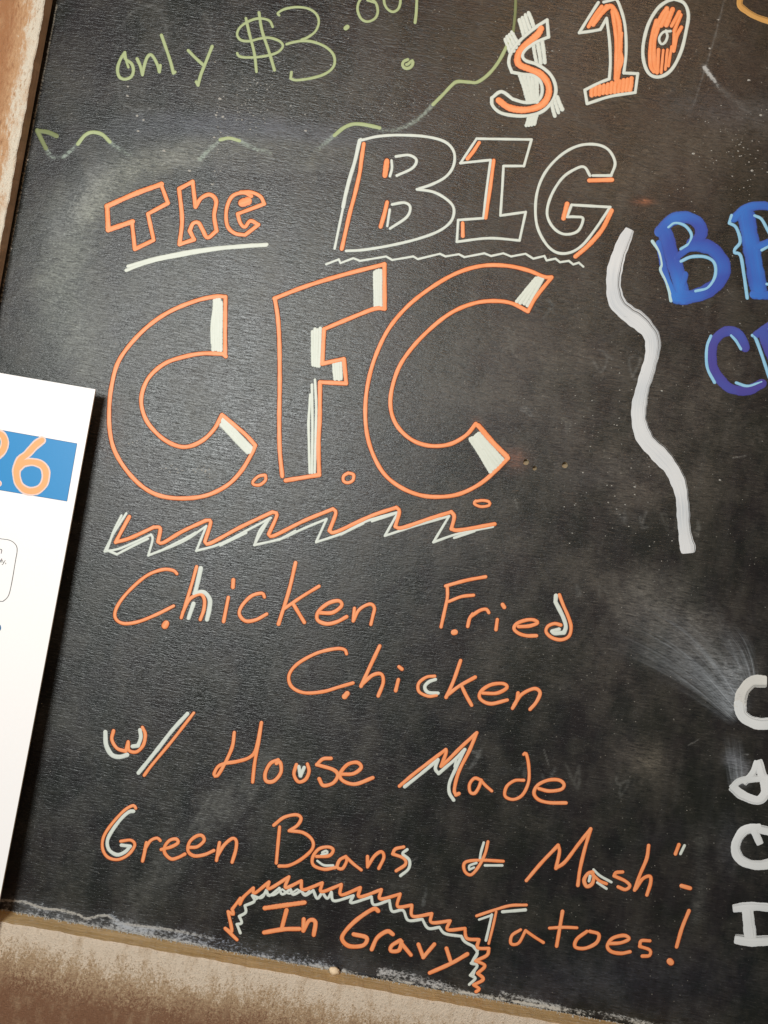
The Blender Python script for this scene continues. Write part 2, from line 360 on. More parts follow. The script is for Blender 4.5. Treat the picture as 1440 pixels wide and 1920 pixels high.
    band = np.exp(-(np.clip(dy-8, 0, 999)/26)**2)*np.clip(.35+.42*n1, 0, 1)
    idx = np.where((band > .01) & (dy < 90))[0]; band = band*np.interp(P[:, 0], [0, 500, 800, 1300], [.6, .75, .42, .35]); d.put(idx, band[idx]*.16, (.30, .33, .37)); d.layer(1); d.put(idx, band[idx]*.85, (.40, .42, .45)); d.layer(0)
    close = np.exp(-(dy/4.0)**2)*np.clip(.75+.5*n1, 0, 1); idx = np.where(close > .01)[0]; d.layer(1); d.put(idx, close[idx]*1.1, (.55, .52, .46)); d.layer(0)
    K([(0, 1688), (28, 1689), (55, 1694), (78, 1703), (110, 1706), (150, 1716), (160, 1722), (200, 1716), (222, 1730), (260, 1736), (330, 1745), (400, 1760)], 5.5, 1.0, (.42, .40, .36), 1.5, [.7, 1, .8, .9, .8, .5])
    K([(210, 1714), (222, 1730), (250, 1742), (300, 1744)], 12, .7, (.40, .44, .5), 1, [.6, 1, 1, .4]); K([(330, 1752), (440, 1775), (480, 1792), (560, 1804), (640, 1815)], 34, .42, (.34, .38, .46), 1, [.3, 1, .8, 1, .3])
    K([(140, 1730), (200, 1742), (300, 1762)], 26, .35, (.4, .4, .4)); K([(715, 1822), (760, 1830), (800, 1842), (860, 1852)], 18, .8, (.5, .5, .5), 1, [1, .6, .9, .4]); K([(700, 1840), (800, 1862), (900, 1870), (960, 1888)], 11, .6, (.5, .49, .46), 1, [.4, 1, .5, .9])
    K([(940, 1862), (1000, 1876), (1060, 1890), (1150, 1903), (1215, 1918), (1300, 1935)], 8, .7, (.48, .48, .46), 1, [.8, 1, .5, .9, .6, .5]); K([(880, 1885), (1000, 1905)], 16, .35, (.45, .45, .44))
    L([(60, 1712), (400, 1772), (800, 1850)], 50, .05, (.2, .24, .32))
    d.blob(1130, 1840, 260, 60, .05, (.12, .15, .25))
    # dusty line down the left side
    K([(107, 8), (80, 146), (53, 283), (28, 420), (1, 565)], 4, .8, (.35, .32, .26)); 
    return d
HOLES = [(986.5, 866.5, 5.6), (1002.5, 878, 4.2), (1059, 872, 5.6)]
def build_panel():
    g = 2.5*S; x0 = at(-40, 1960).x; x0 = XL-.02; x1 = .62; z0 = ZB-.006; z1 = .74
    nx = int((x1-x0)/g); nz = int((z1-z0)/g); xs = np.linspace(x0, x1, nx+1); zs = np.linspace(z0, z1, nz+1)
    X, Z = np.meshgrid(xs, zs); V = np.stack([X.ravel(), np.zeros(X.size), Z.ravel()], 1)
    i = np.arange(nz)[:, None]*(nx+1)+np.arange(nx)[None, :]
    F = np.stack([i, i+1, i+nx+2, i+nx+1], -1).reshape(-1, 4)
    cell = np.ones((nz, nx), bool); verts = V.tolist(); extra = []
    for (hx, hy, hr) in HOLES:
        p = at(hx, hy); ci = int((p.x-x0)/(xs[1]-xs[0])); cj = int((p.z-z0)/(zs[1]-zs[0])); R = 3
        a0, a1, b0, b1 = ci-R, ci+R+1, cj-R, cj+R+1; cell[b0:b1, a0:a1] = False
        ring = [(a, b0) for a in range(a0, a1)]+[(a1, b) for b in range(b0, b1)]+[(a, b1) for a in range(a1, a0, -1)]+[(a0, b) for b in range(b1, b0, -1)]
        n = len(ring); base = len(verts); rr = hr*S
        for (a, b) in ring:
            q = Vector((xs[a], 0, zs[b])); ang = math.atan2(q.z-p.z, q.x-p.x); k = rr*(1+random.uniform(-.1, .1))
            verts.append([p.x+k*math.cos(ang), 0, p.z+k*math.sin(ang)])
        for k in range(n):
            a, b = ring[k]; c_, e = ring[(k+1) % n]
            extra.append([b*(nx+1)+a, e*(nx+1)+c_, base+(k+1) % n, base+k])
    F = F.reshape(nz, nx, 4)[cell].tolist()+extra
    # coarse remainder of the panel to the right and above, outside the picture
    b = len(verts); verts += [[x1, 0, z0], [XR, 0, z0], [XR, 0, ZT], [x1, 0, ZT], [x0, 0, z1], [x1, 0, z1], [x0, 0, ZT]]
    F += [[b, b+1, b+2, b+3], [b+4, b+5, b+3, b+6]]
    # back face
    b2 = len(verts); verts += [[x0, .018, z0], [XR, .018, z0], [XR, .018, ZT], [x0, .018, ZT]]; F += [[b2+3, b2+2, b2+1, b2]]
    o = mesh_obj('board_panel', verts, F, MB, board)
    A = np.array(verts); X = A[:, 0]; Z = A[:, 2]
    px = 720+(X*cs+Z*sn)/S; py = 960-(-X*sn+Z*cs)/S
    d = fill_dust_tint(np.stack([px, py], 1))
    d.a[b:] = 0
    d.layer(1); d.a[b:] = 0
    at_ = o.data.attributes.new('scuff', 'FLOAT_COLOR', 'POINT')
    at_.data.foreach_set('color', np.concatenate([d.c, np.clip(d.a, 0, 1)[:, None]], 1).astype(np.float32).ravel()); d.layer(0)
    at_ = o.data.attributes.new('chalk_dust', 'FLOAT_COLOR', 'POINT')  # carries chalk dust, smudges and the brown tint patches
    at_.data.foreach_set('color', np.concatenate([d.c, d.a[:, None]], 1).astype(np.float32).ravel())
    for (hx, hy, hr) in HOLES:
        p = at(hx, hy); n = 18; r = hr*S*1.08; dep = .0045; V = []; Fc = []
        for k in range(n):
            a = 2*math.pi*k/n; V.append((p.x+r*math.cos(a), .0001, p.z+r*math.sin(a)))
        for k in range(n):
            a = 2*math.pi*k/n; V.append((p.x+r*.95*math.cos(a), .0045+.0055*math.sin(a+.3), p.z+r*.95*math.sin(a)))
        V.append((p.x, .0050, p.z))
        for k in range(n): Fc += [(k, (k+1) % n, n+(k+1) % n, n+k), (n+k, n+(k+1) % n, 2*n)]
        mesh_obj('screw_hole', V, Fc, M['rawwood'], board)
build_panel()

# ---- frame rails
def rail(name, axis, label):
    """prism with a slightly uneven inner edge and a rebate behind the lip"""
    n = 420; V = []; F = []; mi = []
    if axis == 0:   # left rail, runs up
        lo, hi = ZB-.16, ZT+.14; e0, wd, lip = XL, .15, .0165
    else:
        lo, hi = XL-.15+.1505, XR+.14; e0, wd, lip = ZB, .16, .0240
    ph = [random.uniform(0, 6) for _ in range(6)]
    for k in range(n+1):
        t = lo+(hi-lo)*k/n
        j = .00035*math.sin(t*70+ph[0])+.0003*math.sin(t*190+ph[1])+.0002*math.sin(t*430+ph[2])+random.uniform(-.00012, .00012)
        if axis == 1 and t < XL: j = 0
        j2 = .0003*math.sin(t*90+ph[3])+random.uniform(-.0001, .0001)
        prof = [(e0-.010, .0), (e0-.010, -(H-lip)), (e0, -(H-lip)), (e0+j, -(H-.0012)), (e0-.0010+j, -(H-.0002)+0), (e0-.006, -H+j2*.3), (e0-wd, -H), (e0-wd, 0.02)]
        for (q, y) in prof: V.append((q, y, t) if axis == 0 else (t, y, q))
    m = 8
    for k in range(n):
        for q in range(m-1):
            a = k*m+q; f = (a, a+1, a+m+1, a+m); F.append(f if axis == 1 else f[::-1])
            mi.append(1 if q in (0, 1) else (2 if q in (2,) else (0)))
    F += [tuple(range(m)), tuple(range(n*m+m-1, n*m-1, -1))]; mi += [0, 0]
    front = m_worn('worn_stain_'+('upright' if axis == 0 else 'lower'), .006 if axis == 0 else .016, .034 if axis == 0 else .070, 0 if axis == 0 else 2, e0,
                   (.80, .70, .56) if axis == 0 else (.80, .65, .50), (.62, .36, .19) if axis == 0 else (.50, .34, .20), (.43, .195, .085) if axis == 0 else (.24, .115, .060))
    inner = m_edge('timber_edge_'+('upright' if axis == 0 else 'lower'), ((.60, .38, .22), (.74, .50, .31), (.38, .21, .11)) if axis == 0 else ((.50, .33, .14), (.68, .48, .25), (.24, .14, .055)), 2 if axis == 0 else 0, 0 if axis == 0 else .5)
    return mesh_obj(name, V, F, [front, M['dark'], inner], board, mi=mi, label=label)
rail('frame_rail', 0, 'orange-brown upright frame rail with a pale rubbed edge')
rail('frame_rail', 1, 'brown lower frame rail with a broad pale worn band and dusty ledge')
def box(name, a, b, mat, parent):
    V = [(x, y, z) for x in (a[0], b[0]) for y in (a[1], b[1]) for z in (a[2], b[2])]
    return mesh_obj(name, V, [(0, 1, 3, 2), (4, 6, 7, 5), (0, 4, 5, 1), (2, 3, 7, 6), (0, 2, 6, 4), (1, 5, 7, 3)], mat, parent)
m_far = m_edge('plain_brown_rail', ((.30, .15, .08), (.38, .20, .11), (.18, .09, .05)), 0)
box('frame_rail', (XR+.001, -H, ZB+.0005), (XR+.14, .02, ZT+.14), m_far, board)
box('frame_rail', (XL+.0005, -H, ZT), (XR, .02, ZT+.14), m_far, board)
N = NT('painted_wall'); cc = obj_co(N); nz = N.noise(N.map(cc, (60,)*3), 1, 4, .6)
wall = mesh_obj('wall', [(-4, .03, -3), (4, .03, -3), (4, .03, 3), (-4, .03, 3)], [(0, 1, 2, 3)], N.done(N.bsdf(N.mix(N.ramp(nz, .3, .7), (.20, .17, .14), (.25, .21, .17)), .8, .2, nz, .3, .001)))
wall['kind'] = 'structure'

# ------------------------------------------------------------------ ribbons of ink
HT = [0, .62, .9, 1, .9, .62, 0]; VV = [-1, -.82, -.45, 0, .45, .82, 1]
def ribbon(acc, pts, wid, z, t, slot, hfun=None, grow=0.0, taper=0, rag=0.0, blunt=False):
    """one piece of a stroke: pts in traced units, wid full width (number or per point)"""
    P = [np.array(p, float) for p in pts]
    if np.isscalar(wid): P = [np.append(p[:2], wid) for p in P]
    if len(P) == 1: P = [P[0], P[0]+np.array([.6, .6, 0])]
    P = catmull(P, 2.6); n = len(P)
    ph = [random.uniform(0, 6) for _ in range(3)]
    rows = []; s = 0.0; u0 = random.uniform(0, 3)
    for i in range(n):
        a = P[max(i-1, 0)]; b = P[min(i+1, n-1)]; T = b[:2]-a[:2]; T = T/(np.hypot(*T)+1e-9)
        if i: s += np.hypot(*(P[i][:2]-P[i-1][:2]))
        r = P[i][2]*.5*(1+.045*math.sin(s*.11+ph[0])+.03*math.sin(s*.29+ph[1]))
        if rag: r *= 1+rag*math.sin(s*.9+ph[2])*random.uniform(.3, 1)
        if taper and i > n-1-8: r *= 1-.5*((i-(n-9))/8)
        rows.append((P[i][:2], T, r+grow, s))
    def cap(row, sgn):
        c, T, r, s_ = row; out = []
        for f in ((22, 45, 65, 82) if not blunt else (35, 70)):
            a = math.radians(f); k = .35 if blunt else 1
            out.append((c+T*sgn*r*k*math.sin(a), T, r*(math.cos(a) if not blunt else math.cos(a)**.3), s_+sgn*r*math.sin(a)))
        return out
    rows = cap(rows[0], -1)[::-1]+rows+cap(rows[-1], 1)
    V, F, U, MI = acc; b0 = len(V); m = len(VV)
    for (c, T, r, s_) in rows:
        Nn = np.array([-T[1], T[0]]); rr = min(1, r/3.0)
        for v, hh in zip(VV, HT):
            q = c+Nn*v*r; h = z+t*hh*rr
            p = at(q[0], q[1], hfun(q[0], q[1])+h) if hfun else at(q[0], q[1], h)
            V.append((p.x, p.y, p.z)); U.append(((s_*S+u0), v*.5+.5))
    for i in range(len(rows)-1):
        for k in range(m-1):
            a = b0+i*m+k; F.append((a, a+1, a+m+1, a+m)); MI.append(slot)
def parse(txt):
    out = []
    for piece in txt.split('|'):
        v = [float(x) for x in piece.split()]; pts = list(zip(v[::2], v[1::2]))
        if out and len(pts): pts = [out[-1][-1]]+pts
        out.append(pts)
    return out
REG = dict(A=(180, 0, 3.789), B=(500, 0, 3.6), C=(880, 0, 2.571), D=(0, 180, 2.769), E=(600, 230, 2.4), F=(180, 530, 4.235), G=(480, 480, 4.268), H=(660, 480, 3.273),
           I=(1090, 360, 4.114), J=(180, 930, 1.846), K=(180, 1030, 2.571), M=(780, 1050, 4), N=(500, 1190, 2.571), O=(170, 1320, 2.618), P=(730, 1360, 4), Q=(170, 1490, 4.645),
           R=(490, 1500, 3.064), T=(960, 1530, 4), U=(400, 1630, 2.667), V=(880, 1670, 3.273), X=(1200, 1140, 2.667), Y=(0, 680, 3.096), Z=(0, 780, 9), AA=(1160, 0, 4.571), AB=(0, 980, 6.863), W=(0, 0, 1))
def L(name, label, reg, strokes, parent=None, hfun=None, t=.00022, z0=.00012):
    """strokes: (material, width, text) or ('hatch', material, width, n, 'ax ay bx by cx cy dx dy') lines run from a-b to d-c"""
    x0, y0, k = REG[reg]; cv = lambda p: (x0+p[0]/k, y0+p[1]/k)
    flat = []; ent = []
    for st in strokes:
        n0 = len(flat); ent.append(n0)
        if st[0] == 'hatch':
            _, m, wd, n, q = st; q = [float(x) for x in q.split()]; a, b, c, d = [np.array(q[i:i+2]) for i in (0, 2, 4, 6)]
            for i in range(n):
                f = i/(n-1) if n > 1 else .5; s_ = a+(b-a)*f; e = d+(c-d)*f; dv = e-s_; Ln = np.hypot(*dv)
                s2 = s_+dv*random.uniform(-.03, .035); e2 = e-dv*random.uniform(-.03, .035); mid = (s2+e2)/2+np.array([random.uniform(-1, 1), random.uniform(-1, 1)])*wd*.12
                wd_ = wd*1.32
                flat.append((m, wd_*random.uniform(.92, 1.1), [[tuple(s2), tuple(mid), tuple(e2)]], .14))
        else:
            flat.append((st[0], st[1], parse(st[2]), .09 if (st[0] in ("orange", "white", "cream") and st[1]/k > 8.8) else .03))
    mats = [f_[0] for f_ in flat]; lead = 'orange' if ('orange' in mats and 'orange' in (label or '').split()[:4]) else ('white' if 'white outlined' in (label or '') else mats[0])
    if lead not in mats: lead = mats[0]
    fam = lambda m: {'sky': 'highlight', 'pale_sky': 'highlight', 'peach_rim': 'rim', 'rubbed': 'smeared_stroke'}.get(m, ('shading' if name in ('letter', 'digit', 'dollar_sign', 'ampersand', 'slash', 'quotation_mark') else 'companion_line'))
    groups = {}
    i = 0
    for fi, (m, wd, pcs, rag) in enumerate(flat):
        en = max(e_ for e_ in ent if e_ <= fi)
        key = 'main' if (m == lead or m in ('green_dull',) or (lead == 'peach_rim' and m == 'peach_rim')) else (m if m in ('peach',) or name in ('underline', 'wavy_border') else f'{m}:{en}')
        acc, slots = groups.setdefault(key, (([], [], [], []), []))
        def slot(q):
            if q not in slots: slots.append(q)
            return slots.index(q)
        for pc in pcs:
            pts = [cv(p) for p in pc]; i += 1
            if m == 'orange': wd = wd*.95 if pc is pcs[0] else wd
            if m == 'orange': ribbon(acc, pts, wd/k, .00002+.000002*(i % 30), .00005, slot('bleed'), hfun, 1.15)
            ribbon(acc, pts, wd/k, z0+.000008*i, t, slot(m), hfun, rag=rag, blunt=m in ('brush', 'chalkwhite', 'rubbed'))
    mk = lambda nm, key, par, lb: mesh_obj(nm, groups[key][0][0], groups[key][0][1], [M[q] for q in groups[key][1]], par, uv=groups[key][0][2], mi=groups[key][0][3], smooth=True, label=lb)
    main = mk(name, 'main', parent or board, label)
    for key in groups:
        if key != 'main': mk('numeral' if key == 'peach' else fam(key.split(':')[0]), key, main, None)
    return main
g, o, wh, cr = 'green', 'orange', 'white', 'cream'
# --- "only $3.00!"
L('letter', 'green letter o of the word only', 'A', [(g, 23, '205 372 172 425 153 490 165 545 205 563 250 545 266 500 252 452 215 425 200 398'), (g, 18, '207 375 215 430 230 478')])
L('letter', 'green letter n of the word only', 'A', [(g, 23, '292 418 315 470 330 532 | 345 460 365 405 388 388 412 412 436 460 450 510 | 456 465')])
L('letter', 'green letter l of the word only', 'A', [(g, 23, '465 250 500 350 530 440 550 520 | 561 512')])
L('letter', 'green letter y of the word only', 'A', [(g, 23, '655 358 700 405 758 458'), (g, 23, '825 330 785 430 745 530 725 605 | 713 582')])
L('dollar_sign', 'green dollar sign before the 3', 'A', [(g, 19, '1255 190 1235 150 1190 133 1130 135 1060 165 1015 205 1003 250 1030 285 1090 292 1160 275 1230 268 1300 290 1328 325 1300 365 1240 390 1150 405 1060 408 1015 398 1003 378'), (g, 21, '1065 130 1090 240 1125 380 1140 510'), (g, 22, '1158 90 1180 220 1230 370 1268 498')])
L('digit', 'large green digit 3', 'B', [(g, 17, '85 103 74 90 120 62 200 48 280 58 335 95 352 150 330 210 280 250 236 268'), (g, 19, '135 298 180 285 240 276 310 282 390 312 445 360 460 415 440 465 380 505 290 530 200 541 162 530 | 167 488')])
L('full_stop', 'green decimal point after the 3', 'B', [(g, 34, '534 190 544 182')])
L('digit', 'green first zero of the cents', 'B', [(g, 18, '700 -15 738 22 750 80 730 125 680 146 637 125 614 70 620 20 645 -20'), (g, 14, '680 2 740 22')])
L('digit', 'green second zero of the cents', 'B', [(g, 18, '790 -15 797 30 820 65 855 80 888 60 902 20 902 -15')])
L('exclamation_mark', 'green exclamation mark after the cents', 'B', [(g, 20, '1014 -15 1010 80 1002 152')])
L('exclamation_dot', 'small green ring that dots the exclamation mark', 'B', [(g, 22, '952 402 925 415 917 440 935 460 965 458 985 435 983 408 955 432 945 435')])
L('wavy_border', 'long green wavy line falling from the top edge', 'W', [(g, 6.5, '962 62 950 87 934 117 915 140 895 154 880 154 858 153 847 160 830 178 812 196'), ('green_dull', 5.5, '967 -5 966 25 962 62')])
L('wave_crest', 'green wave crest above the letter B of BIG', 'W', [(g, 7, '712 240 700 237 678 233 661 233 644 240 627 254')])
L('wave_crest', 'short green wave crest above the word The', 'W', [(g, 6.5, '413 262 430 259 449 264')])
L('wave_crest', 'green wave crest nearest the left hook', 'W', [(g, 7, '146 270 159 254 173 248 191 252 206 266')])
L('wave_end', 'dull green hook ending the wave by the left frame', 'W', [('green_dull', 8.5, '106 255 90 248 70 245 | 78 262 86 278')])
# --- "$10"
L('dollar_sign', 'orange dollar sign shadowed in thick white strokes', 'C', [('hatch', wh, 14, 4, '242 98 285 60 310 128 262 170'), ('hatch', wh, 14, 4, '172 188 205 155 238 212 200 258'), ('hatch', wh, 15, 3, '308 212 350 195 364 300 325 306'),
   ('hatch', wh, 16, 5, '246 368 322 372 326 488 284 490'), ('hatch', wh, 13, 4, '288 560 325 556 314 600 274 606'), ('hatch', wh, 14, 3, '398 500 425 468 448 528 412 558'),
   (wh, 17, '375 96 315 135 250 190 205 245 190 300 205 348 | 260 358 310 366 345 398 350 450 328 485 270 494 210 478 | 155 442 108 472 | 112 508 150 543 220 558 290 557 350 538 392 500 416 450 412 400 385 352 330 312 272 292 256 265 275 235 320 205 382 178 | 375 96'),
   (o, 34, '345 138 330 165 290 200 250 238 232 280 242 312 290 333 340 355 375 395 384 440 368 486 330 516 260 530 190 518 142 484')])
L('digit', 'orange filled digit 1 with a white outline', 'C', [('hatch', o, 17, 11, '592 425 782 378 774 432 590 458'), (o, 22, '575 128 605 78 638 32'), (o, 24, '598 118 632 70 662 30'), (o, 26, '640 62 662 40 684 30 705 60 722 110 727 200 722 300 712 392'), (o, 22, '690 55 702 130 710 220 708 300 706 380'), (o, 15, '735 160 728 240 | 738 290 722 340'),
   (wh, 15, '622 12 575 85 530 158 | 590 150 632 142 | 662 88 | 676 200 680 300 675 380 | 620 402 557 434 | 568 500 | 680 465 800 446 | 812 355 | 745 352 | 756 250 750 120 722 20 700 -12'), (wh, 15, '648 10 700 -4')])
L('digit', 'orange zero with a small white ring inside and a white outline', 'C', [(o, 22, '902 100 880 180 872 260 875 320 890 345'), (o, 22, '912 125 892 200 892 300 905 350'), (o, 19, '912 240 908 345'), (o, 15, '935 242 925 350'), (o, 15, '955 240 945 335'), (o, 15, '975 225 960 318'), (o, 22, '990 165 985 245'), (o, 24, '905 118 930 72 952 42'), (o, 26, '925 122 955 60'), (o, 26, '950 120 980 45'), (o, 20, '975 125 1012 58'), (o, 20, '988 150 1020 72'), (o, 20, '1022 132 1000 175 988 235'),
   (wh, 17, '985 -6 1035 15 1056 70 1045 150 1020 250 975 335 920 370 870 358 842 300 838 220 862 120 905 45 950 8 992 -6'), (wh, 13, '970 150 935 155 915 185 925 212 943 205 955 175 948 148')])
L('swash', 'amber curved stroke cut by the top right of the picture', 'AA', [('amber', 52, '1050 -40 1038 40 1095 95 1180 145 1310 190')])
# --- "The"
L('letter', 'orange outlined letter T of the word The', 'D', [(o, 27, '838 458 700 508 556 572 | 562 695 | 688 652'), (o, 22, '685 655 700 795 | 798 748 | 785 690 768 612 | 872 556 | 840 470')])
L('letter', 'orange outlined letter h of the word The', 'D', [(o, 23, '930 482 1000 445 | 1015 575 | 1045 530 1090 512 1122 545 1112 620 1124 700 | 1078 735 1052 695 1030 658 1002 662 985 700 | 1008 745 | 932 770 | 945 640 930 485')])
L('letter', 'orange outlined letter e of the word The with a dot inside', 'D', [(o, 21, '1305 520 1262 502 1205 522 1176 590 1180 672 1218 712 1272 722 | 1342 668 | 1300 648 1272 680 1248 660 1234 612 | 1372 560 | 1352 522 1305 500 1250 500'), (o, 46, '1258 555 1285 546')])
L('underline', 'double white underline beneath the word The', 'D', [(cr, 18, '655 905 780 860 950 825 1150 792 1382 774'), (cr, 17, '665 884 800 845 1000 805 1200 782 1386 770')])
# --- "BIG"
L('letter', 'white outlined letter B of the word BIG with orange shading', 'E', [(wh, 17, '178 80 158 170 134 250 118 310 104 380'), (wh, 12, '184 74 150 200 116 330 92 440 66 566'), (wh, 13, '190 78 260 62 350 56 470 62 560 85 602 130 602 190 570 240 510 275 437 300 | 510 312 570 345 602 385 592 440 540 485 450 520 330 550 200 572 118 577'), (o, 19, '197 95 186 170 178 230 155 330 136 400 120 470 98 568'),
   (wh, 13, '342 152 400 146 434 168 415 205 346 238'), (wh, 12, '322 170 324 205 315 240'), (o, 25, '301 172 292 238'), (wh, 13, '325 368 380 360 406 380 390 425 316 476'), (wh, 12, '314 392 303 465'), (o, 20, '302 358 290 410 273 468')])
L('letter', 'white outlined letter I of the word BIG with orange shading', 'E', [(wh, 12, '705 72 952 76 | 918 195 | 826 195 | 820 300 812 418 | 926 402 | 898 530 | 760 520 616 536 | 622 438 | 735 430 | 750 300 768 168 | 632 182 | 705 72'), (o, 18, '716 90 690 130 664 162'), (o, 17, '782 170 768 280 746 428'), (o, 18, '642 452 643 510')])
L('letter', 'white outlined letter G of the word BIG with orange shading', 'E', [(wh, 13, '1310 238 1328 180 1298 122 1240 98 1160 105 1080 150 1010 230 974 330 974 450 1010 535 1060 582 1120 586 1180 552 1240 478 1306 380 | 1132 370 | 1112 424 | 1150 424 1184 432 1160 488 1100 502 1050 472 1022 410 1040 330 1090 250 1150 208 1190 200 1215 238'), (wh, 13, '1228 238 1310 238'), (o, 21, '1212 260 1314 257'), (o, 22, '1112 366 1096 430'), (o, 22, '1312 396 1270 480 1210 550 1150 602')])
L('underline', 'wavy white underline beneath the word BIG', 'E', [(wh, 10, '28 637 | 85 615 | 92 632 | 150 610 | 180 622 | 298 602 | 325 618 | 420 602 | 440 614 | 540 590 | 565 602 | 625 592 | 650 605 | 740 588 | 770 600 | 825 588 | 860 602 | 925 590 | 960 612 | 1010 600 | 1020 620 | 1060 612 | 1080 628 | 1120 622 | 1140 638 | 1165 630 | 1185 648')])
# --- "C.F.C."
L('letter', 'first large orange outlined letter C of the initials', 'F', [('hatch', cr, 24, 4, '942 140 994 145 990 532 930 530'), (cr, 22, '934 220 920 330 920 480'), ('hatch', cr, 26, 4, '1012 1085 998 1132 1208 1352 1235 1315'), (cr, 24, '1030 1110 1120 1190 1215 1290'),
   (o, 35, '1025 572 1025 350 1028 112 | 950 110 800 142 600 222 430 332 280 480 172 640 122 830 105 1000 110 1180 150 1340 250 1500 380 1628 520 1695 700 1713 880 1688 1040 1610 1150 1500 1230 1370 1265 1292 | 1180 1200 1000 1050 | 940 1160 850 1250 740 1300 640 1295 520 1230 410 1110 362 980 370 860 430 740 550 640 700 588 850 562 1010 565 | 1030 585')])
L('full_stop', 'orange ring after the first C', 'F', [(o, 26, '1340 1528 1290 1538 1246 1580 1252 1603 1300 1606 1345 1570 1346 1532')])
L('letter', 'large orange outlined letter F of the initials', 'G', [('hatch', cr, 20, 4, '948 125 1000 110 1000 398 952 398'), ('hatch', cr, 21, 4, '452 600 515 575 505 875 455 880'), ('hatch', cr, 20, 4, '622 862 678 855 682 985 632 985'), (cr, 22, '472 990 482 1200 478 1400 470 1735'), (cr, 22, '448 1030 450 1200 452 1400 448 1735'), (cr, 22, '435 1110 422 1330 424 1500 430 1735'), (cr, 20, '425 1250 418 1340 422 1420'),
   (o, 36, '152 345 175 500 187 700 190 1000 186 1300 190 1550 210 1762'), (o, 36, '148 340 400 242 700 150 1028 66 | 1030 422 | 940 425 700 520 545 585 | 530 862 | 703 824 | 722 1020 | 512 1010 | 510 1300 500 1500 505 1752 | 238 1796')])
L('full_stop', 'orange ring after the F', 'G', [(o, 28, '738 1737 702 1760 700 1800 735 1815 775 1795 780 1750 745 1738')])
L('letter', 'second large orange outlined letter C of the initials', 'H', [('hatch', cr, 18, 4, '1132 134 1176 128 1076 305 1014 276'), ('hatch', cr, 20, 6, '775 1088 730 1128 852 1326 925 1252'), (cr, 20, '800 1110 870 1200 905 1260'), (cr, 20, '765 1120 820 1210 870 1300'),
   (o, 34, '775 1040 860 1140 948 1228'), (o, 26, '1225 130 1180 128 1080 88 950 60 800 60 650 102 500 185 350 300 230 440 150 600 102 760 82 920 90 1080 130 1220 200 1340 300 1420 420 1468 540 1478 660 1460 780 1402 880 1320 958 1240 | 760 1030 | 700 1100 600 1155 480 1165 370 1130 282 1050 240 950 242 830 290 680 380 550 500 430 620 342 750 290 870 276 980 290 1080 340 | 1130 250 1225 132')])
L('full_stop', 'flattened orange ring beneath the second C', 'H', [(o, 19, '760 1503 750 1520 790 1538 842 1530 840 1508 800 1500 758 1506')])
L('underline', 'orange zigzag underline with white shadow strokes', 'J', [(wh, 9, '105 60 62 128 30 192 | 75 184 125 164 190 134 | 196 150 181 206 | 300 158 382 104 | 347 190 | 430 166 540 110 605 76 | 568 118 548 170 | 640 148 720 112 798 80 | 762 160 | 850 130 940 86 1046 56 | 1000 138 | 1100 105 1222 70 | 1168 160 | 1250 132 1374 106'), (wh, 9, '88 68 62 120 40 182'), (wh, 9, '34 186 72 202 | 130 172 180 148'), (wh, 9, '228 188 330 136'), (wh, 8, '300 153 345 126'), (wh, 8, '430 172 520 128'), (wh, 9, '550 165 600 78'), (wh, 8, '634 152 690 120'), (wh, 9, '848 133 925 95'), (wh, 8, '955 88 1040 60'), (wh, 9, '1100 100 1190 74'), (wh, 9, '1240 145 1310 122'),
   (o, 14, '115 72 90 118 68 160 | 120 145 200 108 | 222 112 215 158 | 232 162 300 122 380 85 | 397 90 377 158 | 395 164 500 108 610 56 | 626 66 598 132 | 615 138 720 86 820 45 | 830 60 808 120 | 832 124 950 70 1040 40 | 1050 55 1036 106 | 1060 110 1150 80 1230 55 | 1240 72 1230 114 | 1260 118 1380 97')])
# --- words, marker width about 19/2.571
def word(wd, reg, items, col='orange'):
    cnt = {}
    tot = {}
    for it in items: tot[it[0]] = tot.get(it[0], 0)+1
    for it in items:
        ch = it[0]; cnt[ch] = cnt.get(ch, 0)+1
        pre = '' if tot[ch] == 1 else ('first ' if cnt[ch] == 1 else 'second ')
        two = any(s_[0] in (wh, cr) for s_ in it[1])
        L('letter', f'{pre}{col} letter {ch} of {wd}'+(' with white shading' if two else ''), reg, it[1])
word('the upper word Chicken', 'K', [
    ('C', [(o, 17, '390 118 372 102 320 98 240 130 150 210 100 280 93 330 130 357 200 350 290 315 374 273'), (o, 34, '332 368 338 358')]),
    ('h', [(wh, 22, '505 92 490 160 476 215 | 518 206 548 240 546 290 535 338'), (wh, 20, '470 262 446 332'), (o, 17, '485 84 455 190 411 330'), (o, 18, '418 305 450 242 500 216 522 240 520 290 503 338')]),
    ('i', [(o, 18, '638 232 615 348'), (o, 21, '662 148 660 182')]),
    ('c', [(o, 18, '812 230 800 212 750 225 705 270 691 312 720 345 770 340 823 312')]),
    ('k', [(o, 19, '962 65 930 200 880 360'), (o, 17, '1075 178 990 230 905 288'), (o, 19, '950 262 985 320 1004 352')]),
    ('e', [(o, 19, '1078 306 1140 305 1184 272 1170 248 1120 260 1072 300 1068 340 1110 359 1160 350 1208 325')]),
    ('n', [(o, 17, '1246 285 1240 345 | 1270 290 1320 264 1342 282 1335 320 1325 362')])])
